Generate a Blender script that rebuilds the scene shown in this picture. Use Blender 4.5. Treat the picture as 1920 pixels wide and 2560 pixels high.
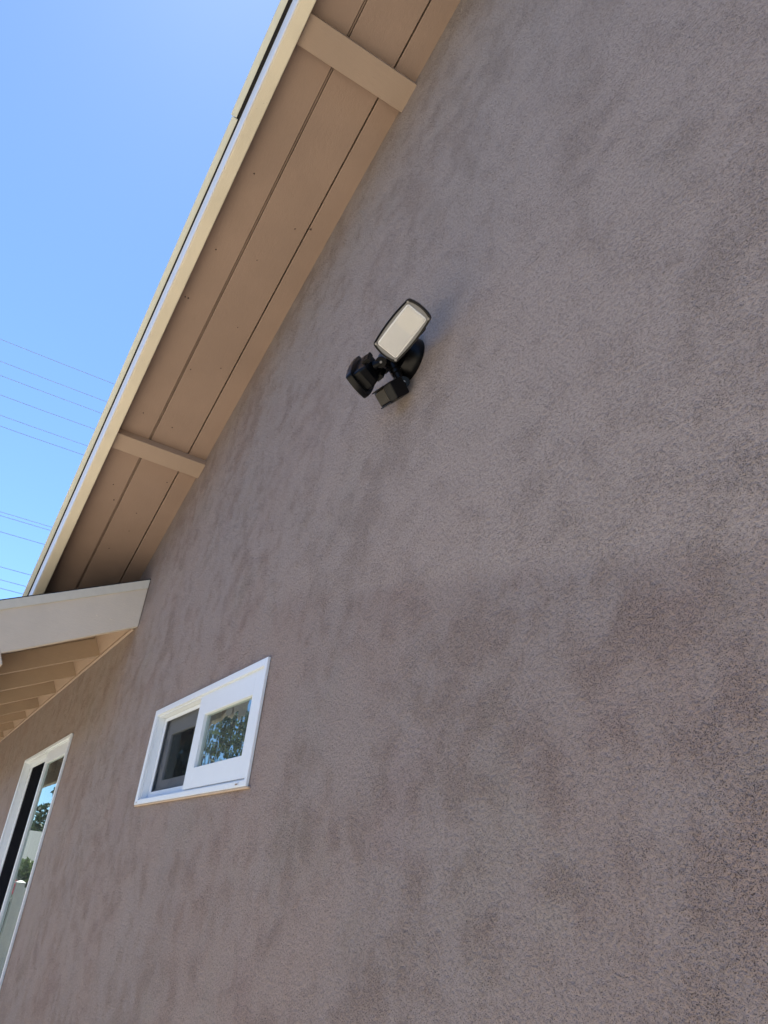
import bpy, bmesh, math, random
import numpy as np
from mathutils import Vector, Matrix

SC = bpy.context.scene
COL = SC.collection
for o in list(bpy.data.objects):
    bpy.data.objects.remove(o)
R = math.radians
H = 1.75                       # eye height of the photographer; z below is given relative to the eye

# ------------------------------------------------------------------ camera, sky, sun, exposure
cam = bpy.data.cameras.new('camera')
camo = bpy.data.objects.new('camera', cam)
COL.objects.link(camo)
right = Vector((0.524787, 0.845159, 0.101511))
down = Vector((-0.346127, 0.320813, -0.881632))
fwd = Vector((-0.777685, 0.427534, 0.460891))
m = Matrix((right, -down, -fwd)).transposed().to_4x4()
m.translation = Vector((0, 0, H))
camo.matrix_world = m
cam.sensor_fit = 'VERTICAL'
cam.sensor_height = 36.0
cam.lens = 36.0 * 1895.66 / 2560.0
cam.clip_start = 0.02
cam.clip_end = 4000
SC.camera = camo

SUN_ELEV, SUN_AZ = 65.0, -87.0       # azimuth from +Y (behind the wall), negative towards -X
world = bpy.data.worlds.new('World')
SC.world = world
world.use_nodes = True
wn = world.node_tree
sky = wn.nodes.new('ShaderNodeTexSky')
sky.sky_type = 'NISHITA'
sky.sun_disc = False
sky.sun_elevation = R(SUN_ELEV)
sky.sun_rotation = R(SUN_AZ)
sky.altitude = 3000
sky.air_density = 1.1
sky.dust_density = 1.1
sky.ozone_density = 9.0
bg = wn.nodes['Background']
bg.inputs[1].default_value = 0.102
wn.links.new(sky.outputs[0], bg.inputs[0])
sl = bpy.data.lights.new('sun', 'SUN')
sl.energy = 5.0
sl.angle = R(0.53)
sl.color = (1.0, 0.95, 0.87)
slo = bpy.data.objects.new('sun', sl)
COL.objects.link(slo)
sd = Vector((math.sin(R(SUN_AZ)) * math.cos(R(SUN_ELEV)), math.cos(R(SUN_AZ)) * math.cos(R(SUN_ELEV)), math.sin(R(SUN_ELEV))))
slo.rotation_euler = sd.to_track_quat('Z', 'Y').to_euler()
slo.location = (0, 0, 20)
SC.view_settings.view_transform = 'Standard'
SC.view_settings.look = 'None'
SC.view_settings.exposure = 1.56
SC.view_settings.gamma = 1
SC.view_settings.use_curve_mapping = False
SC.cycles.max_bounces = 8
SC.cycles.transparent_max_bounces = 16

# ------------------------------------------------------------------ node helpers and materials
class NT:
    def __init__(s, name):
        s.m = bpy.data.materials.new(name)
        s.m.use_nodes = True
        s.t = s.m.node_tree
        s.b = s.t.nodes['Principled BSDF']
        s.out = s.t.nodes['Material Output']
        s.tc = s.t.nodes.new('ShaderNodeTexCoord')
    def n(s, kind, **kw):
        x = s.t.nodes.new(kind)
        for k, v in kw.items():
            setattr(x, k, v)
        return x
    def l(s, a, b):
        s.t.links.new(a, b)
    def coords(s, scale=(1, 1, 1), rot=(0, 0, 0), src='Object'):
        mp = s.n('ShaderNodeMapping')
        mp.inputs['Scale'].default_value = scale
        mp.inputs['Rotation'].default_value = rot
        s.l(s.tc.outputs[src], mp.inputs['Vector'])
        return mp.outputs[0]
    def noise(s, vec, scale, detail=4, rough=0.55):
        x = s.n('ShaderNodeTexNoise')
        x.inputs['Scale'].default_value = scale
        x.inputs['Detail'].default_value = detail
        x.inputs['Roughness'].default_value = rough
        s.l(vec, x.inputs['Vector'])
        return x.outputs['Fac']
    def vor(s, vec, scale, feature='F1'):
        x = s.n('ShaderNodeTexVoronoi', feature=feature)
        x.inputs['Scale'].default_value = scale
        s.l(vec, x.inputs['Vector'])
        return x.outputs['Distance']
    def ramp(s, fac, a, b, lo=0.0, hi=1.0):
        x = s.n('ShaderNodeMapRange')
        x.interpolation_type = 'SMOOTHSTEP'
        x.inputs['From Min'].default_value = a
        x.inputs['From Max'].default_value = b
        x.inputs['To Min'].default_value = lo
        x.inputs['To Max'].default_value = hi
        s.l(fac, x.inputs['Value'])
        return x.outputs[0]
    def math(s, op, a, b):
        x = s.n('ShaderNodeMath', operation=op)
        for i, v in enumerate((a, b)):
            if isinstance(v, (int, float)):
                x.inputs[i].default_value = v
            else:
                s.l(v, x.inputs[i])
        return x.outputs[0]
    def mix(s, fac, a, b, mode='MIX'):
        x = s.n('ShaderNodeMix', data_type='RGBA', blend_type=mode)
        if isinstance(fac, (int, float)):
            x.inputs[0].default_value = fac
        else:
            s.l(fac, x.inputs[0])
        for i, v in ((6, a), (7, b)):
            if isinstance(v, tuple):
                x.inputs[i].default_value = (*v, 1)
            else:
                s.l(v, x.inputs[i])
        return x.outputs[2]
    def bump(s, h, dist, strength=1.0, prev=None):
        x = s.n('ShaderNodeBump')
        x.inputs['Distance'].default_value = dist
        x.inputs['Strength'].default_value = strength
        s.l(h, x.inputs['Height'])
        if prev is not None:
            s.l(prev, x.inputs['Normal'])
        return x.outputs[0]

def paint(name, col, rough=0.55, wood=0.0, axis_scale=(1, 1, 1), mottle=0.06, spots=0.0, rot=(0, 0, 0)):
    k = NT(name)
    v = k.coords(axis_scale, rot)
    big = k.noise(k.coords(), 2.3, 4)
    fine = k.noise(v, 60, 5)
    c2 = tuple(x * (1 - 2.2 * mottle) for x in col)
    c = k.mix(k.ramp(big, 0.35, 0.7), col, c2)
    c = k.mix(k.ramp(fine, 0.45, 0.75, 0, 0.35), c, c2)
    if spots:
        sp = k.vor(k.coords(), 55)
        gate = k.ramp(k.noise(k.coords(), 9, 2), 0.52, 0.62)
        s_ = k.math('MULTIPLY', k.ramp(sp, 0.05, 0.12, 1, 0), gate)
        c = k.mix(k.math('MULTIPLY', s_, spots), c, tuple(x * 0.35 for x in col))
    k.l(c, k.b.inputs['Base Color'])
    k.b.inputs['Roughness'].default_value = rough
    gr = k.noise(k.coords(tuple(q * 0.5 for q in axis_scale), rot), 22, 6, 0.7)
    chk = k.ramp(gr, 0.70, 0.735)
    c = k.mix(k.math('MULTIPLY', chk, 0.30), c, tuple(x * 0.5 for x in col))
    k.l(c, k.b.inputs['Base Color'])
    nrm = k.bump(fine, 0.0006 + 0.002 * wood, 0.6)
    nrm = k.bump(gr, 0.002, 0.5, nrm)
    nrm = k.bump(k.noise(k.coords(), 14, 3), 0.004, 0.35 * (0.4 + wood), nrm)
    k.l(nrm, k.b.inputs['Normal'])
    return k.m

def plain(name, col, rough=0.5, metal=0.0, spec=0.5, bump=0.0, bscale=200, var=0.94):
    k = NT(name)
    v = k.coords()
    n_ = k.noise(v, 25, 4)
    k.l(k.mix(k.ramp(n_, 0.3, 0.75), col, tuple(x * var for x in col)), k.b.inputs['Base Color'])
    k.b.inputs['Roughness'].default_value = rough
    k.b.inputs['Metallic'].default_value = metal
    k.b.inputs['Specular IOR Level'].default_value = spec
    if bump:
        k.l(k.bump(k.noise(v, bscale, 3), bump, 0.6), k.b.inputs['Normal'])
    return k.m

def stucco():
    k = NT('stucco')
    o = k.coords()
    warp = k.n('ShaderNodeTexNoise')
    warp.inputs['Scale'].default_value = 1.1
    warp.inputs['Detail'].default_value = 5
    k.l(o, warp.inputs['Vector'])
    wv = k.n('ShaderNodeVectorMath', operation='MULTIPLY_ADD')
    wv.inputs[1].default_value = (0.8, 0.8, 0.8)
    k.l(warp.outputs['Color'], wv.inputs[0])
    k.l(o, wv.inputs[2])
    mp = k.n('ShaderNodeMapping')
    mp.inputs['Scale'].default_value = (1.0, 1.0, 0.62)
    k.l(wv.outputs[0], mp.inputs['Vector'])
    pv = mp.outputs[0]
    patch = k.noise(pv, 2.9, 9, 0.72)
    tone = k.noise(k.coords((1, 1, 0.8)), 1.3, 5, 0.6)
    hue = k.noise(k.coords((1, 1, 1), (0.4, 0.9, 0.3)), 3.4, 4, 0.55)
    streak = k.noise(k.coords((8, 8, 0.9)), 1.0, 5, 0.65)
    grain = k.noise(o, 260, 3, 0.65)
    grain2 = k.noise(o, 120, 3, 0.6)
    pitn = k.noise(k.coords((1, 1, 1), (0.7, 0.2, 0.5)), 520, 2, 0.5)
    clump = k.noise(k.coords((1, 1, 1), (0.2, 0.5, 0.1)), 11, 4, 0.65)
    rough_mask = k.ramp(k.math('ADD', k.math('MULTIPLY', patch, 0.7), k.math('MULTIPLY', clump, 0.60)), 0.58, 0.80)
    pits = k.ramp(k.math('ADD', pitn, k.math('MULTIPLY', rough_mask, 0.052)), 0.60, 0.78)
    smooth = k.mix(k.ramp(tone, 0.35, 0.65), (0.342, 0.290, 0.264), (0.358, 0.286, 0.250))
    ruf = k.mix(k.ramp(tone, 0.35, 0.65), (0.336, 0.268, 0.232), (0.350, 0.264, 0.228))
    c = k.mix(rough_mask, smooth, ruf)
    c = k.mix(k.ramp(hue, 0.56, 0.72, 0, 0.28), c, (0.330, 0.238, 0.220))
    c = k.mix(k.ramp(hue, 0.46, 0.30, 0, 0.25), c, (0.318, 0.292, 0.244))
    c = k.mix(k.ramp(streak, 0.5, 0.70, 0, 0.22), c, (0.285, 0.225, 0.195))
    c = k.mix(k.ramp(streak, 0.46, 0.28, 0, 0.25), c, (0.390, 0.345, 0.325))
    # lighter, warmer tone above a slightly sloping edge, fading out towards -X
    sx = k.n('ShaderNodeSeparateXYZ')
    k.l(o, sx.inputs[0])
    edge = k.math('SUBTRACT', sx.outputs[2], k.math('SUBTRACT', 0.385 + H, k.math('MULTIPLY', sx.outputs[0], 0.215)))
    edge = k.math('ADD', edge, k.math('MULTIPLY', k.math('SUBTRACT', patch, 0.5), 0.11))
    upper_tone = k.math('MULTIPLY', k.ramp(edge, -0.035, 0.035), k.ramp(sx.outputs[0], -3.2, -1.0))
    c = k.mix(k.math('MULTIPLY', upper_tone, 0.72), c, (0.450, 0.376, 0.328))
    c = k.mix(k.ramp(grain2, 0.42, 0.70, 0, 0.50), c, (0.205, 0.165, 0.145))
    c = k.mix(k.ramp(grain, 0.55, 0.75, 0, 0.45), c, (0.42, 0.36, 0.325))
    c = k.mix(k.math('MULTIPLY', pits, 0.62), c, (0.100, 0.075, 0.064))  # dark colour paints the shade inside the pits
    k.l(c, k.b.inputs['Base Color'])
    k.b.inputs['Roughness'].default_value = 0.92
    k.b.inputs['Specular IOR Level'].default_value = 0.2
    amp = k.math('ADD', k.math('MULTIPLY', rough_mask, 0.25), 0.65)
    h = k.math('MULTIPLY', k.math('ADD', grain2, k.math('MULTIPLY', grain, 0.5)), amp)
    h = k.math('SUBTRACT', h, k.math('MULTIPLY', pits, 0.7))
    nrm = k.bump(h, 0.0105, 1.0)
    nrm = k.bump(k.noise(o, 9, 3), 0.02, 0.25, nrm)
    k.l(nrm, k.b.inputs['Normal'])
    return k.m

def glass(name, ior, tint, wave=0.0, scale=(1, 1, 1), wscale=6, veil=0.05):
    k = NT(name)
    k.t.nodes.remove(k.b)
    tr = k.n('ShaderNodeBsdfTransparent')
    tr.inputs[0].default_value = (*tint, 1)
    gl = k.n('ShaderNodeBsdfGlossy')
    gl.inputs['Roughness'].default_value = 0.0
    gl.inputs['Color'].default_value = (0.88, 1.0, 0.94, 1)
    fr = k.n('ShaderNodeFresnel')
    fr.inputs['IOR'].default_value = ior
    ge = k.n('ShaderNodeNewGeometry')
    f = k.math('MULTIPLY', fr.outputs[0], k.math('SUBTRACT', 1.0, ge.outputs['Backfacing']))
    mx = k.n('ShaderNodeMixShader')
    k.l(f, mx.inputs[0]); k.l(tr.outputs[0], mx.inputs[1]); k.l(gl.outputs[0], mx.inputs[2])
    if wave:
        k.l(k.bump(k.noise(k.coords(scale), wscale, 2, 0.4), wave, 1.0), gl.inputs['Normal'])
    du = k.n('ShaderNodeBsdfDiffuse')               # pale diffuse veil painted over the glass to lighten its reflections
    du.inputs[0].default_value = (0.55, 0.58, 0.55, 1)
    m2 = k.n('ShaderNodeMixShader')
    m2.inputs[0].default_value = veil
    k.l(mx.outputs[0], m2.inputs[1]); k.l(du.outputs[0], m2.inputs[2])
    k.l(m2.outputs[0], k.out.inputs[0])
    return k.m

def screen_mat(name, dens):
    k = NT(name)
    tr = k.n('ShaderNodeBsdfTransparent')
    k.b.inputs['Base Color'].default_value = (0.012, 0.013, 0.016, 1)
    k.b.inputs['Roughness'].default_value = 0.9
    k.b.inputs['Specular IOR Level'].default_value = 0.0
    mx = k.n('ShaderNodeMixShader')
    mx.inputs[0].default_value = dens
    k.l(tr.outputs[0], mx.inputs[1]); k.l(k.b.outputs[0], mx.inputs[2])
    k.l(mx.outputs[0], k.out.inputs[0])
    return k.m

def lens_mat():
    k = NT('ribbed_lens')
    k.b.inputs['Base Color'].default_value = (0.86, 0.85, 0.82, 1)
    k.b.inputs['Roughness'].default_value = 0.18
    tr = k.n('ShaderNodeBsdfTransparent')
    mx = k.n('ShaderNodeMixShader')
    mx.inputs[0].default_value = 0.5
    k.l(tr.outputs[0], mx.inputs[1]); k.l(k.b.outputs[0], mx.inputs[2])
    k.l(mx.outputs[0], k.out.inputs[0])
    return k.m

def leaf_mat(name, a, b):
    k = NT(name)
    oi = k.n('ShaderNodeNewGeometry')
    c = k.mix(oi.outputs['Random Per Island'], a, b)
    k.l(c, k.b.inputs['Base Color'])
    k.b.inputs['Roughness'].default_value = 0.5
    tl = k.n('ShaderNodeBsdfTranslucent')
    k.l(c, tl.inputs[0])
    mx = k.n('ShaderNodeMixShader')
    mx.inputs[0].default_value = 0.45
    k.l(k.b.outputs[0], mx.inputs[1]); k.l(tl.outputs[0], mx.inputs[2])
    k.l(mx.outputs[0], k.out.inputs[0])
    return k.m

SLOPE = 0.4616
SE = 0.470                     # slope of the lower eave roof
ANG = math.atan(SLOPE)
CS = 3.924                     # soffit height (relative) at x = 0
M = {}
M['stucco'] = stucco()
M['tan'] = paint('soffit_paint', (0.35, 0.245, 0.185), 0.5, 0.25, (0.6, 9, 9), 0.05)
M['beam'] = paint('beam_paint', (0.42, 0.31, 0.232), 0.5, 0.35, (9, 0.7, 9), 0.04)
M['barge'] = paint('barge_paint', (0.82, 0.735, 0.56), 0.55, 0.5, (0.8, 10, 10), 0.05, 0.5)
M['cream'] = paint('rake_paint', (0.70, 0.63, 0.53), 0.55, 0.4, (6, 0.8, 6), 0.05, 0.25)
M['rafter'] = paint('rafter_paint', (0.49, 0.375, 0.27), 0.55, 0.3, (8, 0.7, 8), 0.06)
M['white_metal'] = plain('white_drip_edge', (0.85, 0.85, 0.86), 0.35)
M['trim_cream'] = plain('cream_metal_trim', (0.66, 0.64, 0.56), 0.4)
M['sage'] = plain('sage_metal_edge', (0.72, 0.72, 0.60), 0.45)
M['shingle'] = plain('dark_shingle', (0.022, 0.021, 0.021), 0.95, bump=0.01, bscale=120)
M['vinyl'] = plain('white_vinyl', (0.76, 0.81, 0.84), 0.35, var=0.985)
M['track'] = plain('cream_caulk', (0.55, 0.42, 0.30), 0.8, bump=0.003, bscale=90)
M['dark'] = plain('dark_recess', (0.02, 0.02, 0.02), 0.8)
M['brown_slot'] = plain('weep_hole_brown', (0.30, 0.22, 0.15), 0.7)
M['screen'] = screen_mat('insect_screen', 0.36)
M['screen_door'] = screen_mat('door_screen', 0.86)
M['glass'] = glass('window_glass', 3.1, (0.55, 0.62, 0.6), 0.0042, (1.0, 1.0, 0.6), 5, 0.065)
M['glass_in'] = glass('inner_glass', 1.6, (0.35, 0.4, 0.4), 0.0015, (1, 1, 0.6), 9)
M['glass_door'] = glass('door_glass', 2.2, (0.5, 0.56, 0.55), 0.00012, (1, 1, 0.6), 4)
M['room'] = plain('room_wall', (0.10, 0.10, 0.105), 0.9)
M['black'] = plain('black_plastic', (0.004, 0.004, 0.0045), 0.28, spec=0.2, bump=0.0006, bscale=500)
M['gasket'] = plain('grey_gasket', (0.20, 0.20, 0.205), 0.4)
M['lens'] = lens_mat()
M['led'] = plain('led_panel', (0.93, 0.90, 0.80), 0.35)
M['lens_edge'] = plain('lens_edge', (0.74, 0.74, 0.73), 0.3)
M['screw'] = plain('steel_screw', (0.30, 0.29, 0.28), 0.45, metal=0.8)
M['pir'] = plain('smoked_sensor_lens', (0.014, 0.011, 0.008), 0.2, spec=0.25)
M['knot'] = plain('dark_knot', (0.075, 0.045, 0.035), 0.8)
M['wire'] = plain('wire_grey', (0.55, 0.65, 0.84), 0.6)
M['fence'] = plain('white_fence_vinyl', (0.78, 0.79, 0.76), 0.35)
M['leaf'] = leaf_mat('leaf_green', (0.09, 0.13, 0.055), (0.15, 0.20, 0.085))
M['leaf_dark'] = leaf_mat('leaf_dark_green', (0.03, 0.06, 0.025), (0.06, 0.09, 0.035))
M['petal'] = leaf_mat('red_petal', (0.55, 0.02, 0.06), (0.65, 0.05, 0.12))
M['bark'] = plain('bark', (0.10, 0.075, 0.055), 0.9, bump=0.02, bscale=20)
M['roof_grey'] = plain('grey_roof', (0.20, 0.20, 0.20), 0.9, bump=0.01, bscale=60)
M['shed_wall'] = plain('pale_render', (0.55, 0.52, 0.46), 0.8)

def ground_mat(name, a, b, d):
    k = NT(name)
    v = k.coords()
    n1 = k.noise(v, 0.35, 6)
    n2 = k.noise(v, 40, 4)
    c = k.mix(k.ramp(n1, 0.35, 0.65), a, b)
    c = k.mix(k.ramp(n2, 0.4, 0.7, 0, 0.5), c, d)
    k.l(c, k.b.inputs['Base Color'])
    k.b.inputs['Roughness'].default_value = 0.95
    k.l(k.bump(n2, 0.02, 0.6), k.b.inputs['Normal'])
    return k.m
def hill_mat():
    k = NT('hill_ground')
    v = k.coords()
    n1 = k.noise(v, 0.12, 6, 0.7)
    n2 = k.noise(v, 0.5, 5, 0.6)
    c = k.mix(k.ramp(n1, 0.4, 0.6), (0.05, 0.075, 0.03), (0.17, 0.14, 0.075))
    c = k.mix(k.ramp(n2, 0.45, 0.6), c, (0.035, 0.055, 0.025))
    k.l(c, k.b.inputs['Base Color'])
    k.b.inputs['Roughness'].default_value = 0.95
    return k.m
M['ground'] = ground_mat('ground', (0.075, 0.085, 0.04), (0.12, 0.10, 0.06), (0.05, 0.06, 0.03))
M['patio'] = ground_mat('patio', (0.50, 0.445, 0.35), (0.46, 0.41, 0.32), (0.40, 0.35, 0.275))
M['hill'] = hill_mat()
M['fence_wood'] = plain('fence_wood', (0.16, 0.115, 0.08), 0.85, bump=0.004, bscale=60)

# ------------------------------------------------------------------ mesh helpers (z relative to the eye)
def V(x, y, z):
    return Vector((x, y, z + H))

def prism(bm, poly, vec):
    """polygon (list of 3D points) extruded along vec"""
    a = [bm.verts.new(p) for p in poly]
    b = [bm.verts.new(Vector(p) + Vector(vec)) for p in poly]
    n = len(a)
    fs = [bm.faces.new(a), bm.faces.new(b[::-1])]
    for i in range(n):
        fs.append(bm.faces.new((a[i], b[i], b[(i + 1) % n], a[(i + 1) % n])))
    return fs

def box(bm, x0, x1, y0, y1, z0, z1):
    prism(bm, [V(x0, y0, z0), V(x1, y0, z0), V(x1, y1, z0), V(x0, y1, z0)], (0, 0, z1 - z0))

def fbox(bm, c, ex, ey, ez, a0, a1, b0, b1, d0, d1):
    """box in a local frame centred on c"""
    P = lambda a, b, d: c + ex * a + ey * b + ez * d
    prism(bm, [P(a0, b0, d0), P(a1, b0, d0), P(a1, b1, d0), P(a0, b1, d0)], ez * (d1 - d0))

def tube(bm, p0, p1, r0, r1=None, n=16, caps=True):
    r1 = r0 if r1 is None else r1
    p0 = Vector(p0); p1 = Vector(p1)
    d = (p1 - p0).normalized()
    u = d.orthogonal().normalized(); w = d.cross(u)
    A = []; B = []
    for i in range(n):
        t = 2 * math.pi * i / n
        q = u * math.cos(t) + w * math.sin(t)
        A.append(bm.verts.new(p0 + q * r0)); B.append(bm.verts.new(p1 + q * r1))
    for i in range(n):
        j = (i + 1) % n
        bm.faces.new((A[i], A[j], B[j], B[i]))
    if caps:
        bm.faces.new(A[::-1]); bm.faces.new(B)

def loft(bm, rings, cap0=True, cap1=True):
    vs = [[bm.verts.new(p) for p in r] for r in rings]
    n = len(vs[0])
    for a, b in zip(vs, vs[1:]):
        for i in range(n):
            j = (i + 1) % n
            bm.faces.new((a[i], a[j], b[j], b[i]))
    if cap0: bm.faces.new(vs[0][::-1])
    if cap1: bm.faces.new(vs[-1])

def ball(bm, c, r, n=12):
    mt = Matrix.Translation(c)
    bmesh.ops.create_uvsphere(bm, u_segments=n * 2, v_segments=n, radius=r, matrix=mt)

def obj(name, bm, mat, parent=None, bevel=0.0, smooth=False, label=None, stuff=False):
    bmesh.ops.recalc_face_normals(bm, faces=bm.faces)
    me = bpy.data.meshes.new(name)
    bm.to_mesh(me); bm.free()
    me.materials.append(M[mat] if isinstance(mat, str) else mat)
    o = bpy.data.objects.new(name, me)
    COL.objects.link(o)
    if parent is not None:
        o.parent = parent
        o.matrix_parent_inverse = parent.matrix_world.inverted()
    if smooth:
        for p in me.polygons: p.use_smooth = True
        md = o.modifiers.new('e', 'EDGE_SPLIT'); md.split_angle = R(35)
    if bevel:
        md = o.modifiers.new('bevel', 'BEVEL')
        md.width = bevel; md.segments = 2; md.limit_method = 'ANGLE'; md.angle_limit = R(40)
    if label: o['label'] = label
    if stuff: o['kind'] = 'stuff'
    return o

def thing(name, loc, label, cat, group=None):
    o = bpy.data.objects.new(name, None)
    o.location = loc
    o.empty_display_size = 0.2
    COL.objects.link(o)
    o.matrix_world = Matrix.Translation(loc)
    o['label'] = label; o['category'] = cat
    if group: o['group'] = group
    return o

def tag(o, label, cat, group=None):
    o['label'] = label; o['category'] = cat
    if group: o['group'] = group

NB = bmesh.new

# ------------------------------------------------------------------ setting: ground, hills
bm = NB()
bmesh.ops.create_grid(bm, x_segments=60, y_segments=60, size=2500)
g = obj('ground', bm, 'ground'); g['kind'] = 'structure'
bm = NB()
for i in range(6):                           # unseen concrete slabs of the side yard, added to bounce light
    x0 = -13.9 + 3.8 * i
    prism(bm, [(x0, -4.6, -0.06), (x0 + 3.785, -4.6, -0.06), (x0 + 3.785, 0.89, -0.06), (x0, 0.89, -0.06)], (0, 0, 0.10))
g = obj('patio', bm, 'patio'); g['kind'] = 'structure'

bm = NB()
rng = random.Random(4)
NX, NY = 24, 90
grid = []
for i in range(NX + 1):
    row = []
    for j in range(NY + 1):
        x = -110 - 260 * i / NX
        y = -260 + 520 * j / NY
        t = i / NX
        h = 11 * math.sin(min(1, t * 2.2) * math.pi / 2) + 6 * t
        h *= 0.8 + 0.25 * math.sin(y * 0.021 + 1.0) + 0.1 * math.sin(y * 0.07)
        row.append(bm.verts.new((x, y, h + rng.uniform(-0.5, 0.5) - 0.6 * (i == 0))))
    grid.append(row)
for i in range(NX):
    for j in range(NY):
        bm.faces.new((grid[i][j], grid[i + 1][j], grid[i + 1][j + 1], grid[i][j + 1]))
o = obj('hills', bm, 'hill', smooth=False); o['kind'] = 'structure'
for p in o.data.polygons: p.use_smooth = True

# ------------------------------------------------------------------ the house
house = thing('stucco_house', (-2, 0.9, 0), 'mauve stucco gable end house with tan overhanging soffit and lower side eave', 'house')
YW = 0.90
RX = 1.6                                   # ridge
ZR = CS + SLOPE * RX
XL, XRt = -15.0, 7.6
# windows: (x0, x1, z0, z1)
WIN = (-3.523, -2.287, 0.296, 0.681)
DOOR = (-7.600, -5.612, -1.68, 0.820)

bm = NB()
xs = [XL, DOOR[0], DOOR[1], WIN[0], WIN[1], XRt]
zs = [-H - 0.3, DOOR[2], WIN[2], WIN[3], DOOR[3], 1.42]
def inhole(x, z):
    return any(h[0] < x < h[1] and h[2] < z < h[3] for h in (WIN, DOOR))
for i in range(len(xs) - 1):
    for j in range(len(zs) - 1):
        if inhole((xs[i] + xs[i + 1]) / 2, (zs[j] + zs[j + 1]) / 2):
            continue
        for y in (YW, YW + 0.16):
            bm.faces.new([bm.verts.new(V(x, y, z)) for x, z in ((xs[i], zs[j]), (xs[i + 1], zs[j]), (xs[i + 1], zs[j + 1]), (xs[i], zs[j + 1]))])
xg = (1.42 - CS - 0.02) / SLOPE
xg2 = 2 * RX - xg
for y in (YW, YW + 0.16):
    bm.faces.new([bm.verts.new(V(x, y, z)) for x, z in ((xg, 1.42), (xg2, 1.42), (RX, ZR + 0.02))])
    bm.faces.new([bm.verts.new(V(x, y, z)) for x, z in ((XL, 1.42), (xg, 1.42), (xg, 1.60), (XL, 1.60))])
for h in (WIN, DOOR):
    q = [(h[0], h[2]), (h[1], h[2]), (h[1], h[3]), (h[0], h[3])]
    for a, b in zip(q, q[1:] + q[:1]):
        bm.faces.new([bm.verts.new(V(*p)) for p in ((a[0], YW, a[1]), (b[0], YW, b[1]), (b[0], YW + 0.16, b[1]), (a[0], YW + 0.16, a[1]))])
bmesh.ops.remove_doubles(bm, verts=bm.verts, dist=0.0005)
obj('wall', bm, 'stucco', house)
# the other walls close the house so that rooms behind the glass are dark
bm = NB()
box(bm, XL, XL + 0.15, YW + 0.165, 9, -H - 0.3, 1.5)
box(bm, XRt - 0.15, XRt, YW + 0.165, 9, -H - 0.3, 1.5)
box(bm, XL, XRt, 9.002, 9.15, -H - 0.3, 1.5)
obj('side_wall', bm, 'stucco', house)
bm = NB()
box(bm, XL + 0.16, XRt - 0.16, YW + 0.17, 8.99, 1.0, 1.06)
box(bm, XL + 0.16, XRt - 0.16, 4.0, 4.1, -H, 0.99)
box(bm, -4.6, -4.5, YW + 0.17, 3.99, -H, 0.99)
obj('room_partition', bm, 'room', house)

def sl(x, c):                              # height on a line parallel to the rake
    return c + SLOPE * x

def along(bm, prof, x0, x1, mirror=False):
    """sweep a profile [(y, c)] along the rake between x0 and x1"""
    f = (lambda x: 2 * RX - x) if mirror else (lambda x: x)
    def low(y, c):                          # the lower roof cuts the rake off
        return x0 if x0 > -5 or mirror else (1.606 - SE * (YW - y) - c) / (SLOPE)
    loft(bm, [[V(f(low(y, c)), y, sl(low(y, c), c)) for y, c in prof], [V(f(x1), y, sl(x1, c)) for y, c in prof]])

# main roof: dark shingle slab over both slopes
YB = 12.0
bm = NB()
for mir in (False, True):
    x0 = -5.75 if not mir else -5.4
    along(bm, [(0.334, 4.054), (0.334, 4.066), (6.0, 4.066), (6.0, 4.00), (0.42, 4.00), (0.42, 4.054)], x0, RX, mir)
obj('gable_roof', bm, 'shingle', house)

def rect(y0, y1, c0, c1):
    return [(y0, c0), (y1, c0), (y1, c1), (y0, c1)]

XE = -5.55
# soffit boards, two lookout beams, barge board and metal edges
boards = []
for y0, y1, dc in ((0.398, 0.5665, 0.0), (0.5780, 0.7925, 0.002), (0.7985, 0.99, 0.0)):
    bm = NB()
    along(bm, rect(y0, y1, CS + dc, CS + 0.05), XE, RX)
    boards.append(obj('soffit_board', bm, 'tan', house, bevel=0.0022))
bm = NB()
along(bm, rect(0.5700, 0.5742, CS + 0.007, CS + 0.05), XE, RX)
obj('groove_tongue', bm, 'tan', boards[1])
bm = NB()
along(bm, rect(0.398, 1.0, CS + 0.051, CS + 0.074), XE, RX)
obj('roof_decking', bm, 'dark', house)

nu = Vector((math.cos(ANG), 0, math.sin(ANG)))     # up the slope
nn = Vector((-math.sin(ANG), 0, math.cos(ANG)))    # out of the roof
for xc, wdt in ((-1.852, 0.122), (-3.865, 0.108), (0.22, 0.11)):
    c = V(xc, 0, sl(xc, CS)) 
    bm = NB()
    prism(bm, [c + Vector((0, 0.398, 0)) + nu * a + nn * b for a, b in ((-wdt / 2, -0.046), (wdt / 2, -0.046), (wdt / 2, 0.0), (-wdt / 2, 0.0))], (0, 0.51, 0))
    obj('lookout_beam', bm, 'beam', house, bevel=0.003)

bm = NB(); along(bm, rect(0.340, 0.395, CS - 0.09, CS + 0.12), XE - 0.1, RX)
obj('barge_board', bm, 'barge', house, bevel=0.004)
bm = NB(); along(bm, rect(0.3345, 0.3395, CS - 0.087, 4.050), XE - 0.1, RX)
obj('fascia_cladding', bm, 'white_metal', house, bevel=0.001)
for x0, x1, dy, dc in ((XE - 0.15, -2.335, 0.0, 0.0), (-2.333, RX, -0.008, 0.004)):
    bm = NB()
    along(bm, [(0.329 + dy, 4.071 + dc), (0.303 + dy, 4.071 + dc), (0.303 + dy, 4.100 + dc), (0.307 + dy, 4.100 + dc), (0.307 + dy, 4.076 + dc), (0.329 + dy, 4.076 + dc)], x0, x1)
    obj('edge_flashing', bm, 'sage', house, bevel=0.001)
bm = NB(); along(bm, rect(0.312, 0.50, 4.078, 4.092), XE - 0.1, RX)
obj('shingle_edge', bm, 'shingle', house)

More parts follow.
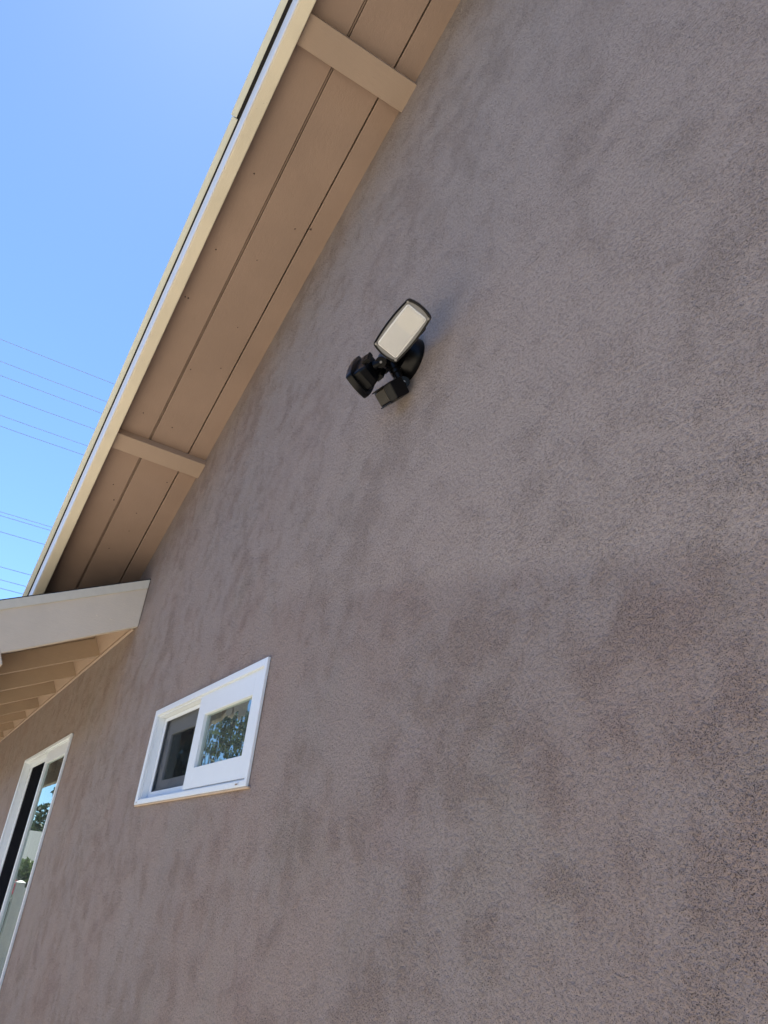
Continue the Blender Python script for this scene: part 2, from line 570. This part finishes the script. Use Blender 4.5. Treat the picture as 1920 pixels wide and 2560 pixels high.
# small nails and knots, where the photo shows them
NAILS = [(-1.88, 0.60, .5), (-2.40, 0.47, .9), (-2.52, 0.74, .8), (-2.49, 0.805, 1.2), (-2.72, 0.65, .6), (-2.76, 0.46, .9), (-3.02, 0.425, .9), (-3.02, 0.44, 1.1),
         (-3.05, 0.715, .6), (-3.28, 0.735, .7), (-3.35, 0.60, .8), (-3.70, 0.65, .8), (-3.68, 0.48, .8), (-4.17, 0.50, .9), (-4.27, 0.54, 1.1), (-4.31, 0.69, .8), (-4.45, 0.70, .7), (-4.62, 0.64, .8), (-4.04, 0.765, .8)]
nail_me = None
for x, y, s in NAILS:
    par = boards[0] if y < 0.57 else boards[1] if y < 0.795 else boards[2]
    p = V(x, y, sl(x, CS))
    if nail_me is None:
        bm = NB()
        bmesh.ops.create_icosphere(bm, subdivisions=1, radius=0.0042)
        for v in bm.verts: v.co.z *= 0.6
        o = obj('nail_head', bm, 'knot', par); nail_me = o.data
    else:
        o = bpy.data.objects.new('nail_head', nail_me); COL.objects.link(o); o.parent = par
        o.matrix_parent_inverse = par.matrix_world.inverted()
    o.location = p
    o.scale = (s * 1.7, s * 1.1, s)

# ------------------------------------------------------------------ lower eave to the left
XR0, XR1 = -4.490, -4.450              # rake board
def ez(y, z0):                          # lines sloping down away from the wall
    return z0 - SE * (YW - y)
bm = NB()
loft(bm, [[V(x, 0.125, ez(0.125, 1.585)), V(x, YW - 0.002, ez(YW - 0.002, 1.585)), V(x, YW - 0.002, 1.312), V(x, 0.240, ez(0.240, 1.300) - 0.004), V(x, 0.141, 1.122)] for x in (XR0, XR1)])
obj('rake_board', bm, 'cream', house, bevel=0.003)
for y, dz in ((0.66, 0.10), (0.79, 0.055), (0.74, 0.14)):
    bm = NB(); p = V(XR1 + 0.0005, y, ez(y, 1.53) - dz)
    tube(bm, p - Vector((0.004, 0, 0)), p + Vector((0.002, 0, 0)), 0.006, 0.005, 10)
    obj('nail_head', bm, 'cream', house)
bm = NB()
loft(bm, [[V(x, 0.115, ez(0.115, z0)), V(x, YW - 0.003, ez(YW - 0.003, z0)), V(x, YW - 0.003, ez(YW - 0.003, z1)), V(x, 0.115, ez(0.115, z1))] for x, z0, z1 in ((XR1 - 0.05, 1.560, 1.605), (XR1 + 0.008, 1.552, 1.609))])
obj('rake_trim', bm, 'trim_cream', house, bevel=0.002)
# shingles and deck (seen edge-on from here)
bm = NB()
prism(bm, [V(XR1 + 0.004, 0.095, ez(0.095, 1.6095)), V(XR1 + 0.004, 6.0, ez(6.0, 1.6095)), V(XR1 + 0.004, 6.0, ez(6.0, 1.6155)), V(XR1 + 0.004, 0.095, ez(0.095, 1.6155))], (-10.6, 0, 0))
obj('lower_roof', bm, 'shingle', house)
bm = NB()
prism(bm, [V(XR0 - 0.002, 0.145, ez(0.145, 1.482)), V(XR0 - 0.002, 5.9, ez(5.9, 1.482)), V(XR0 - 0.002, 5.9, ez(5.9, 1.55)), V(XR0 - 0.002, 0.145, ez(0.145, 1.55))], (-10.5, 0, 0))
obj('eave_decking', bm, 'rafter', house)
# rafters
RAFT = [-5.43, -6.215, -7.03, -7.865, -8.62, -9.475, -10.32, -11.13, -11.94, -12.75, -13.56]
for x in RAFT:
    bm = NB()
    loft(bm, [[V(q, 0.27, ez(0.27, 1.340)), V(q, YW - 0.004, ez(YW - 0.004, 1.340)), V(q, YW - 0.004, ez(YW - 0.004, 1.479)), V(q, 0.27, ez(0.27, 1.479))] for q in (x - 0.04, x)])
    obj('rafter', bm, 'rafter', house, bevel=0.003)
# blocking between the rafters
ends = [XR0 - 0.001] + RAFT
for a, b in zip(ends, [x for x in RAFT]):
    x1 = a if a == ends[0] else a - 0.042
    bm = NB()
    prism(bm, [V(x1, YW - 0.003, 1.336), V(x1, YW - 0.066, 1.452), V(x1, YW - 0.030, 1.466), V(x1, YW - 0.003, 1.44)], (b + 0.002 - x1, 0, 0))
    obj('blocking', bm, 'beam', house)
bm = NB()
prism(bm, [V(XR0 - 0.05, YW - 0.016, 1.314), V(XR0 - 0.05, YW - 0.001, 1.310), V(XR0 - 0.05, YW - 0.001, 1.336), V(XR0 - 0.05, YW - 0.012, 1.334)], (-10.3, 0, 0))
obj('ledger_trim', bm, 'beam', house, bevel=0.002)
# front fascia along the eave
bm = NB()
q0 = (XR1 + 0.0015)
prism(bm, [V(q0, 0.236, 0.916), V(q0, 0.268, 0.931), V(q0, 0.172, 1.136), V(q0, 0.140, 1.121)], (-10.5, 0, 0))
obj('fascia_board', bm, 'cream', house, bevel=0.003)

# ------------------------------------------------------------------ windows
def ring(bm, x0, x1, z0, z1, wl, wr, wb, wt, y0, y1):
    """rectangular frame: left, right, bottom, top member widths, butted"""
    box(bm, x0, x0 + wl, y0, y1, z0, z1)
    box(bm, x1 - wr, x1, y0, y1, z0, z1)
    box(bm, x0 + wl, x1 - wr, y0, y1, z0, z0 + wb)
    box(bm, x0 + wl, x1 - wr, y0, y1, z1 - wt, z1)

def joined_ring(name, mat, parent, *a, bevel=0.0015, **k):
    bm = NB(); ring(bm, *a)
    return obj(name, bm, mat, parent, bevel=bevel)

win = joined_ring('window', 'vinyl', house, -3.537, -2.283, 0.283, 0.686, 0.036, 0.020, 0.019, 0.026, 0.889, 0.899)
win['label'] = 'small white sliding window under the gable'
# reveal of the frame
joined_ring('frame', 'vinyl', win, -3.506, -2.299, 0.298, 0.664, 0.012, 0.012, 0.010, 0.010, 0.8995, 0.99, bevel=0)
# outer sash on the right
joined_ring('sash', 'vinyl', win, -2.925, -2.313, 0.310, 0.652, 0.080, 0.068, 0.073, 0.075, 0.896, 0.922)
bm = NB(); box(bm, -2.850, -2.376, 0.909, 0.915, 0.378, 0.582)
obj('glass_pane', bm, 'glass', win)
# screen on the left
joined_ring('screen_frame', 'vinyl', win, -3.492, -2.93, 0.309, 0.652, 0.030, 0.02, 0.028, 0.016, 0.926, 0.934)
bm = NB(); box(bm, -3.464, -2.945, 0.9295, 0.9305, 0.335, 0.638)
obj('insect_screen', bm, 'screen', win)
# inner sash behind the screen
joined_ring('inner_sash', 'vinyl', win, -3.490, -2.85, 0.309, 0.652, 0.085, 0.08, 0.075, 0.075, 0.945, 0.965)
bm = NB(); box(bm, -3.407, -2.93, 0.953, 0.958, 0.382, 0.579)
obj('inner_pane', bm, 'glass_in', win)
for x0, x1 in ((-2.372, -2.342), (-3.512, -3.492)):
    bm = NB(); ring(bm, x0, x1, 0.2875, 0.2965, 0.003, 0.003, 0.002, 0.002, 0.8865, 0.8885)
    w_ = obj('weep_hole', bm, 'vinyl', win)
    bm = NB(); box(bm, x0 + 0.0035, x1 - 0.0035, 0.8872, 0.8885, 0.290, 0.294)
    obj('weep_slot', bm, 'brown_slot', win)
bm = NB()
box(bm, -3.535, -2.268, 0.8905, 0.8995, 0.276, 0.2825)
obj('caulk_line', bm, 'track', win, bevel=0.002)

dr = joined_ring('sliding_door', 'vinyl', house, -7.622, -5.606, -1.70, 0.830, 0.050, 0.028, 0.05, 0.022, 0.885, 0.899)
dr['label'] = 'tall white framed sliding door under the lower eave'
joined_ring('frame', 'vinyl', dr, -7.580, -5.620, -1.66, 0.812, 0.02, 0.008, 0.02, 0.012, 0.8995, 1.02, bevel=0)
joined_ring('door_sash', 'vinyl', dr, -6.545, -5.632, -1.64, 0.798, 0.055, 0.050, 0.09, 0.085, 0.903, 0.935)
bm = NB(); box(bm, -6.49, -5.682, 0.918, 0.924, -1.55, 0.713)
obj('glass_pane', bm, 'glass_door', dr)
joined_ring('screen_frame', 'vinyl', dr, -7.558, -6.48, -1.64, 0.798, 0.10, 0.05, 0.06, 0.035, 0.940, 0.955)
bm = NB(); box(bm, -7.46, -6.53, 0.947, 0.948, -1.58, 0.763)
obj('insect_screen', bm, 'screen_door', dr)

# ------------------------------------------------------------------ floodlight
BC = V(-1.577, 0.9, 1.458)                 # centre of the mounting plate on the wall
lamp = thing('security_floodlight', BC, 'black twin head security floodlight with motion sensor mounted high on stucco wall', 'floodlight')
Y_ = Vector((0, -1, 0))
# base: shallow round can with a raised front
bm = NB()
ringp = lambda r, d, cx=0, cz=0: [BC + Vector((cx + r * math.cos(t), -d, cz + r * math.sin(t))) for t in [2 * math.pi * i / 40 for i in range(40)]]
loft(bm, [ringp(0.073, 0.001), ringp(0.073, 0.012), ringp(0.070, 0.020), ringp(0.062, 0.036), ringp(0.056, 0.044)])
obj('mounting_base', bm, 'black', lamp, smooth=True)
bm = NB()
c0 = BC + Vector((0, -0.0445, 0))
prism(bm, [c0 + Vector((a, 0, b)) for a, b in ((-0.066, -0.030), (0.050, -0.030), (0.050, 0.030), (-0.066, 0.030))], (0, -0.036, 0))
obj('front_box', bm, 'black', lamp, bevel=0.004)

def outline(a, b, bow_a, bow_b, rad, n=7):
    """rounded rectangle with bowed sides: half sizes a, b"""
    pts = []
    for sx, sy, t0 in ((1, 1, 0), (-1, 1, 90), (-1, -1, 180), (1, -1, 270)):
        for i in range(n):
            t = R(t0 + 90 * i / (n - 1))
            pts.append((sx * (a - rad) + rad * math.cos(t), sy * (b - rad) + rad * math.sin(t)))
    # subdivide the straight runs
    out = []
    for i, p in enumerate(pts):
        q = pts[(i + 1) % len(pts)]
        out.append(p)
        if math.hypot(p[0] - q[0], p[1] - q[1]) > rad:
            for k in range(1, 8):
                out.append((p[0] + (q[0] - p[0]) * k / 8, p[1] + (q[1] - p[1]) * k / 8))
    res = []
    for x, y in out:
        fx = 1 + bow_a * (1 - (y / b) ** 2); fy = 1 + bow_b * (1 - (x / a) ** 2)
        res.append((x * fx, y * fy))
    return res

def head(c, ex, ey, nf):
    """flood head: long axis ex, short axis ey, nf = facing direction; c = centre of the lens face"""
    hd = bpy.data.objects.new('lamp_head', None); COL.objects.link(hd); hd.parent = lamp
    hd.matrix_parent_inverse = lamp.matrix_world.inverted()
    hd.matrix_world = Matrix.Translation(c)
    bpy.context.view_layer.update()
    a, b = 0.0805, 0.0420
    P = lambda q, d: [c + ex * x + ey * y - nf * d for x, y in q]
    o1 = outline(a, b, 0.10, 0.14, 0.006)
    o0 = outline(a - 0.001, b - 0.001, 0.10, 0.14, 0.0055)
    oi = outline(a - 0.0050, b - 0.0050, 0.10, 0.14, 0.005)
    ob = outline(a - 0.010, b - 0.009, 0.0, 0.0, 0.008)
    oc = outline(a - 0.022, b - 0.013, 0.0, 0.0, 0.008)
    bm = NB()
    loft(bm, [P(oi, 0.004), P(oi, -0.001), P(o0, -0.002), P(o1, 0.001), P(o1, 0.015), P(o0, 0.017)], True, True)
    obj('housing_rim', bm, 'black', hd, smooth=True)
    bm = NB()
    loft(bm, [P(ob, 0.0172), P(ob, 0.038), P(oc, 0.056)], False, True)
    obj('housing_back', bm, 'black', hd, bevel=0.002)
    bm = NB()
    for k in range(-4, 5):
        for s in (-1, 1):
            fbox(bm, c + ex * (k * 0.007) + ey * (s * (b - 0.012)) - nf * 0.058, ex, ey, -nf, -0.0016, 0.0016, -0.007, 0.007, -0.012, 0.010)
    obj('cooling_fins', bm, 'black', hd, stuff=True)
    # gasket, lens, ribs
    bm = NB()
    loft(bm, [P(oi, 0.0035), P(outline(a - 0.0052, b - 0.0052, 0.10, 0.14, 0.005), 0.0008)], False, True)
    obj('gasket', bm, 'gasket', hd)
    bm = NB()
    la, lb = a * 0.885, b * 0.80
    ol = outline(la, lb, 0.0, 0.04, 0.007, 3); ol2 = outline(la - 0.0022, lb - 0.0022, 0.0, 0.04, 0.006, 3)
    loft(bm, [P(ol, 0.0007), P(ol, -0.0012), P(ol2, -0.0024)], False, True)
    obj('lens', bm, 'lens_edge', hd)
    bm = NB(); fbox(bm, c, ex, ey, nf, la * 0.12, la * 0.86, -lb * 0.86, lb * 0.86, 0.00241, 0.00247)  # warmer, paler plate under part of the ribs
    obj('led_panel', bm, 'led', hd)
    bm = NB()
    n = 30; w = 2 * (lb - 0.003) / n
    for i in range(n):
        y0 = -(lb - 0.003) + i * w
        q = lambda x, y, d: c + ex * x + ey * y + nf * d
        prism(bm, [q(-(la - 0.0032), y0 + 0.0001, 0.0025), q(-(la - 0.0032), y0 + w * 0.9, 0.0025), q(-(la - 0.0032), y0 + w * 0.45, 0.0034)], ex * 2 * (la - 0.0032))
    obj('lens_ribs', bm, 'lens', hd, stuff=True)
    for sx in (-1, 1):
        for sy in (-1, 1):
            pc = c + ex * sx * (a - 0.0068) + ey * sy * (b - 0.0066)
            bm = NB(); tube(bm, pc - nf * 0.003, pc + nf * 0.0022, 0.0044, 0.0040, 14)
            s_ = obj('corner_boss', bm, 'gasket', hd, smooth=True)
            bm = NB(); tube(bm, pc + nf * 0.0022, pc + nf * 0.0032, 0.0022, 0.0018, 10)
            obj('screw', bm, 'screw', hd)
    bm = NB(); fbox(bm, c + ex * (a - 0.045) + ey * (b + 0.003) - nf * 0.008, ex, ey, -nf, -0.012, 0.012, -0.003, 0.0035, -0.006, 0.006)
    obj('latch', bm, 'black', hd, bevel=0.0015)
    return hd

def ortho(a, b):
    a = a.normalized(); b = (b - a * b.dot(a)).normalized()
    return a, b
# head aimed down into the yard
ex, ey = ortho(Vector((0.88, 0.10, 0.45)), Vector((0.112, 0.914, -0.39)))
nf = ey.cross(ex)
HC = V(-1.438, 0.781, 1.4176)
head(HC, ex, ey, nf)
# head aimed along the wall
ex2, ey2 = ortho(Vector((-0.43, 0.31, 0.85)), Vector((-0.14, 0.90, -0.40)))
nf2 = ex2.cross(ey2)
if nf2.x > 0: nf2 = -nf2
HL = V(-1.653, 0.775, 1.382)
head(HL, ex2, ey2, nf2)

def knuckle(p_base, p_mid, p_head, axis):
    kn = bpy.data.objects.new('knuckle', None); COL.objects.link(kn); kn.parent = lamp
    kn.matrix_parent_inverse = lamp.matrix_world.inverted()
    kn.matrix_world = Matrix.Translation(p_mid)
    bpy.context.view_layer.update()
    bm = NB(); tube(bm, p_base, p_base.lerp(p_mid, 0.55), 0.0135, 0.0135, 18); tube(bm, p_base.lerp(p_mid, 0.2), p_base.lerp(p_mid, 0.35), 0.0165, 0.0165, 18)
    tube(bm, p_base.lerp(p_mid, 0.42), p_base.lerp(p_mid, 0.52), 0.0160, 0.0160, 18)
    obj('swivel_collar', bm, 'black', kn, smooth=True)
    bm = NB()
    ax = axis.normalized()
    tube(bm, p_mid - ax * 0.013, p_mid + ax * 0.013, 0.017, 0.017, 22)
    d = (p_head - p_mid)
    tube(bm, p_mid, p_head, 0.014, 0.017, 16)
    tube(bm, p_base.lerp(p_mid, 0.5), p_mid, 0.0125, 0.0125, 16)
    obj('swivel_arm', bm, 'black', kn, smooth=True)
    bm = NB(); tube(bm, p_mid + ax * 0.013, p_mid + ax * 0.0148, 0.0042, 0.0038, 12)
    obj('hinge_screw', bm, 'screw', kn, smooth=True)
knuckle(BC + Vector((0.045, -0.06, -0.002)), BC + Vector((0.085, -0.072, -0.006)), HC - nf * 0.055, Vector((0.3, -0.4, -0.8)))
knuckle(V(-1.585, 0.850, 1.440), V(-1.584, 0.806, 1.412), HL - nf2 * 0.056, Vector((0.65, -0.55, -0.5)))

# motion sensor
SF = Vector((-0.98, 0.0, 0.15)).normalized()       # looks along the wall
sg, _ = ortho(Vector((0, 0.72, -0.69)) - SF * Vector((0, 0.72, -0.69)).dot(SF), Vector((1, 0, 0)))
sn = sg.cross(SF)
if sn.z > 0: sn = -sn                                # down and out
SCn = V(-1.587, 0.8365, 1.313) - sn * 0.024
sens = bpy.data.objects.new('motion_sensor', None); COL.objects.link(sens); sens.parent = lamp
sens.matrix_parent_inverse = lamp.matrix_world.inverted(); sens.matrix_world = Matrix.Translation(SCn)
bpy.context.view_layer.update()
bm = NB(); fbox(bm, SCn, SF, sg, sn, 0.000, 0.056, -0.023, 0.023, -0.022, 0.0225)
obj('sensor_lens', bm, 'pir', sens, bevel=0.004)
bm = NB(); fbox(bm, SCn, SF, sg, sn, -0.038, -0.001, -0.027, 0.027, -0.027, 0.024)
obj('sensor_housing', bm, 'black', sens, bevel=0.004)
bm = NB(); fbox(bm, SCn, SF, sg, sn, -0.001, 0.062, -0.0275, -0.0235, -0.027, 0.024); fbox(bm, SCn, SF, sg, sn, -0.001, 0.058, 0.0235, 0.0275, -0.027, 0.024); fbox(bm, SCn, SF, sg, sn, -0.001, 0.060, -0.0230, 0.0230, -0.0275, -0.0235)
obj('sensor_hood', bm, 'black', sens, bevel=0.0012)
knuckle(BC + Vector((-0.006, -0.062, -0.030)), SCn - SF * 0.020 - sn * 0.034 - sg * 0.006, SCn - SF * 0.020 - sn * 0.02, Vector((0.9, -0.3, -0.3)))

# ------------------------------------------------------------------ overhead wires beyond the house
WIRES = [15.82, 15.00, 14.48, 13.78, 13.06, 12.68, 9.82, 9.70, 9.185, 8.09, 7.697, 7.44]
WL = ['topmost overhead wire in the sky beside the barge board', 'second highest overhead wire in the upper bundle of six', 'third overhead wire down in the upper bundle of six',
      'fourth overhead wire down in the upper bundle of six', 'fifth overhead wire down, just above the lowest of the upper bundle', 'lowest overhead wire of the upper bundle of six',
      'upper wire of the close pair in the middle of the blue sky', 'lower wire of the close pair in the middle of the blue sky', 'single overhead wire just below the close pair',
      'highest of the three overhead wires above the lower roof edge', 'middle of the three overhead wires above the lower roof edge', 'lowest overhead wire, nearest above the lower roof edge']
for z, lb in zip(WIRES, WL):
    bm = NB()
    pts = [(-25, y, z + H + 0.00045 * (y * y) - 0.002) for y in [-80 + 8 * i for i in range(21)]]
    for a, b in zip(pts, pts[1:]):
        tube(bm, a, b, 0.0125, 0.0125, 6, False)
    o = obj('overhead_wire', bm, 'wire')
    tag(o, lb, 'wire', 'overhead utility wires behind the house')

# ------------------------------------------------------------------ side yard: fence, shrubs, trees (seen mirrored in the glass)
fence = thing('vinyl_fence', (-14, -0.26, 0), 'white vinyl fence with capped post mirrored in the tall door glass', 'fence')
def post(y):
    bm = NB(); box(bm, -14.065, -13.935, y - 0.062, y + 0.062, -H, -0.235)
    p = obj('post', bm, 'fence', fence, bevel=0.004)
    bm = NB()
    q = lambda s, z: [V(-14 + a * s, y + b * s, z) for a, b in ((-1, -1), (1, -1), (1, 1), (-1, 1))]
    loft(bm, [q(0.072, -0.235), q(0.072, -0.215), q(0.012, -0.185)])
    obj('post_cap', bm, 'fence', p)
for y in (-0.26, -2.66, -5.06, -7.46, -9.86):
    post(y)
for y in (-0.26, -2.66, -5.06, -7.46):
    for za, zb in ((-0.335, -0.28), (-H + 0.05, -H + 0.16)):
        bm = NB(); box(bm, -14.022, -13.978, y - 2.336, y - 0.064, za, zb)
        obj('rail', bm, 'fence', fence, bevel=0.004)
    for k in range(13):
        bm = NB(); y1 = y - 0.066 - k * 0.1745
        box(bm, -14.011, -13.989, y1 - 0.172, y1, -H + 0.161, -0.336)
        obj('picket', bm, 'fence', fence)
gate = []
for k in range(6):
    bm = NB(); y1 = 0.88 - k * 0.176
    box(bm, -14.011, -13.989, y1 - 0.174, y1, -H + 0.08, -0.485)
    obj('picket', bm, 'fence', fence)
bm = NB(); box(bm, -14.022, -13.978, -0.195, 0.89, -0.484, -0.435)
obj('rail', bm, 'fence', fence, bevel=0.004)

def leaf_mesh(name, clumps, n, size, seed, mat):
    """n leaf quads scattered through ellipsoid clumps [(centre, radius)]"""
    r = np.random.default_rng(seed)
    w = np.array([c[1] ** 2 for c in clumps]); w = w / w.sum()
    idx = r.choice(len(clumps), n, p=w)
    cen = np.array([c[0] for c in clumps])[idx]; rad = np.array([c[1] for c in clumps])[idx]
    d = r.normal(size=(n, 3)); d /= np.linalg.norm(d, axis=1)[:, None]
    rr = rad * r.uniform(0.45, 1.0, n) ** 0.5
    p = cen + d * rr[:, None] * np.array([1, 1, 0.8])
    u = r.normal(size=(n, 3)); u /= np.linalg.norm(u, axis=1)[:, None]
    v = np.cross(u, r.normal(size=(n, 3))); v /= np.linalg.norm(v, axis=1)[:, None]
    s = size * r.uniform(0.6, 1.3, n)[:, None]
    quad = np.stack([p - u * s, p - v * s * 0.45, p + u * s, p + v * s * 0.45], 1).reshape(-1, 3)
    me = bpy.data.meshes.new(name)
    me.vertices.add(4 * n); me.vertices.foreach_set('co', quad.ravel())
    me.loops.add(4 * n); me.loops.foreach_set('vertex_index', np.arange(4 * n))
    me.polygons.add(n); me.polygons.foreach_set('loop_start', np.arange(0, 4 * n, 4))
    me.update(calc_edges=True)
    me.materials.append(M[mat])
    return me

def tree(name, x, y, h, spread, n, size, seed, mat, label, cat='tree', trunk=0.14, group=None, z0=0.0):
    r = random.Random(seed)
    t = thing(name, (x, y, z0), label, cat, group)
    bm = NB()
    top = Vector((x + r.uniform(-.2, .2), y + r.uniform(-.2, .2), z0 + h * 0.6))
    tube(bm, (x, y, z0 - 0.1), top, trunk, trunk * 0.5, 10)
    clumps = []
    for k in range(16):
        a = r.uniform(0, 6.28); q = spread * r.uniform(0.25, 0.85)
        e = Vector((x + q * math.cos(a), y + q * math.sin(a), z0 + h * r.uniform(0.32, 0.93)))
        s = Vector((x, y, z0)).lerp(top, r.uniform(0.35, 1.0))
        tube(bm, s, e, trunk * 0.35, trunk * 0.1, 6)
        clumps.append((tuple(e), spread * r.uniform(0.22, 0.42)))
    obj('trunk', bm, 'bark', t)
    me = leaf_mesh('crown', clumps, n, size, seed, mat)
    o = bpy.data.objects.new('crown', me); COL.objects.link(o); o.parent = t
    o.matrix_parent_inverse = t.matrix_world.inverted()
    return t
G1 = 'trees along the side yard'
tree('leafy_tree', -17.6, -4.4, 6.6, 2.4, 8500, 0.09, 1, 'leaf', 'dense leafy tree mirrored in the small window glass', group=G1)
tree('leafy_tree', -22.5, -8.9, 7.0, 2.6, 7000, 0.11, 2, 'leaf_dark', 'darker tree standing behind the white fence, away from the house', group=G1)
tree('shrub', -17.0, -1.15, 2.05, 0.6, 2600, 0.05, 3, 'leaf', 'green shrub above the white fence post in the door reflection', 'shrub', 0.04)
tree('shrub', -20.5, -1.2, 1.75, 0.8, 2600, 0.05, 5, 'leaf_dark', 'low dark shrub behind the flowers in the door reflection', 'shrub', 0.04)
tree('cypress', -34, -4.3, 5.2, 0.7, 3500, 0.10, 6, 'leaf_dark', 'dark narrow tree at the edge of the mirrored sky', 'tree', 0.12)
for k, (x, y, h, s) in enumerate(((-62, -6.0, 5.6, 3.5), (-75, -11.5, 6.2, 4.0), (-60, -14, 5.4, 3.2), (-85, -7.0, 6.5, 4.2))):
    tree('far_tree', x, y, h, s, 3500, 0.2, 20 + k, 'leaf_dark', ['bushy far tree left of the grey roof', 'broad far tree on the rise', 'small far tree at the foot of the hill', 'tallest far tree below the hill'][k], group='far trees below the hill')
bm = NB()
me = leaf_mesh('bougainvillea', [((-16.2, -0.42 + 0.2 * k, 1.42 + 0.05 * (k % 2)), 0.17) for k in range(4)], 1200, 0.03, 9, 'petal')
bm.free()
o = bpy.data.objects.new('flowering_bush', me); COL.objects.link(o)
tag(o, 'bright red flowering bush above the white fence gate', 'flowers')
# neighbour's outbuilding
shed = thing('outbuilding', (-31, -3, 0), 'low grey roofed building beyond the fence in the door reflection', 'building')
bm = NB(); prism(bm, [Vector((-35, y, 0)) for y in (-9, 3)] + [Vector((-29.5, y, 0)) for y in (3, -9)], (0, 0, 1.9))
obj('wall', bm, 'shed_wall', shed)
bm = NB(); prism(bm, [Vector((-28.9, -9.4, 1.905)), Vector((-32.2, -9.4, 2.95)), Vector((-35.6, -9.4, 1.905))], (0, 12.8, 0))
obj('roof', bm, 'roof_grey', shed)

# unseen house added across the side yard to block the bright horizon
nb = thing('neighbour_house', (-1, -10.5, 0), 'pale single storey neighbouring house with grey gable roof across the side yard', 'house')
bm = NB(); box(bm, -13, 10, -18.0, -9.6, -H - 0.1, 1.25)
obj('wall', bm, 'shed_wall', nb)
bm = NB()
prism(bm, [V(-13.6, -9.0, 1.255), V(-13.6, -13.8, 3.45), V(-13.6, -18.6, 1.255)], (24.2, 0, 0))
obj('roof', bm, 'roof_grey', nb)
for x in (-9.5, -3.5, 3.0, 7.5):
    bm = NB(); ring(bm, x - 0.7, x + 0.7, -0.55, 0.65, 0.06, 0.06, 0.06, 0.06, -9.598, -9.55)
    w_ = obj('window', bm, 'vinyl', nb)
    bm = NB(); box(bm, x - 0.64, x + 0.64, -9.598, -9.58, -0.49, 0.59)
    obj('pane', bm, 'dark', w_)
bf = thing('board_fence', (-1, -4.9, 0), 'weathered brown board fence along the side yard', 'fence')  # unseen fence, added to keep low horizon light off the house
for k in range(60):
    x = -13.2 + 0.385 * k
    bm = NB(); box(bm, x, x + 0.375, -4.93, -4.905, -H - 0.05, 0.12 + 0.02 * math.sin(k * 1.7))
    obj('board', bm, 'fence_wood', bf)
bm = NB(); box(bm, -13.2, 9.9, -4.97, -4.932, -1.25, -1.15)
obj('fence_rail', bm, 'fence_wood', bf)
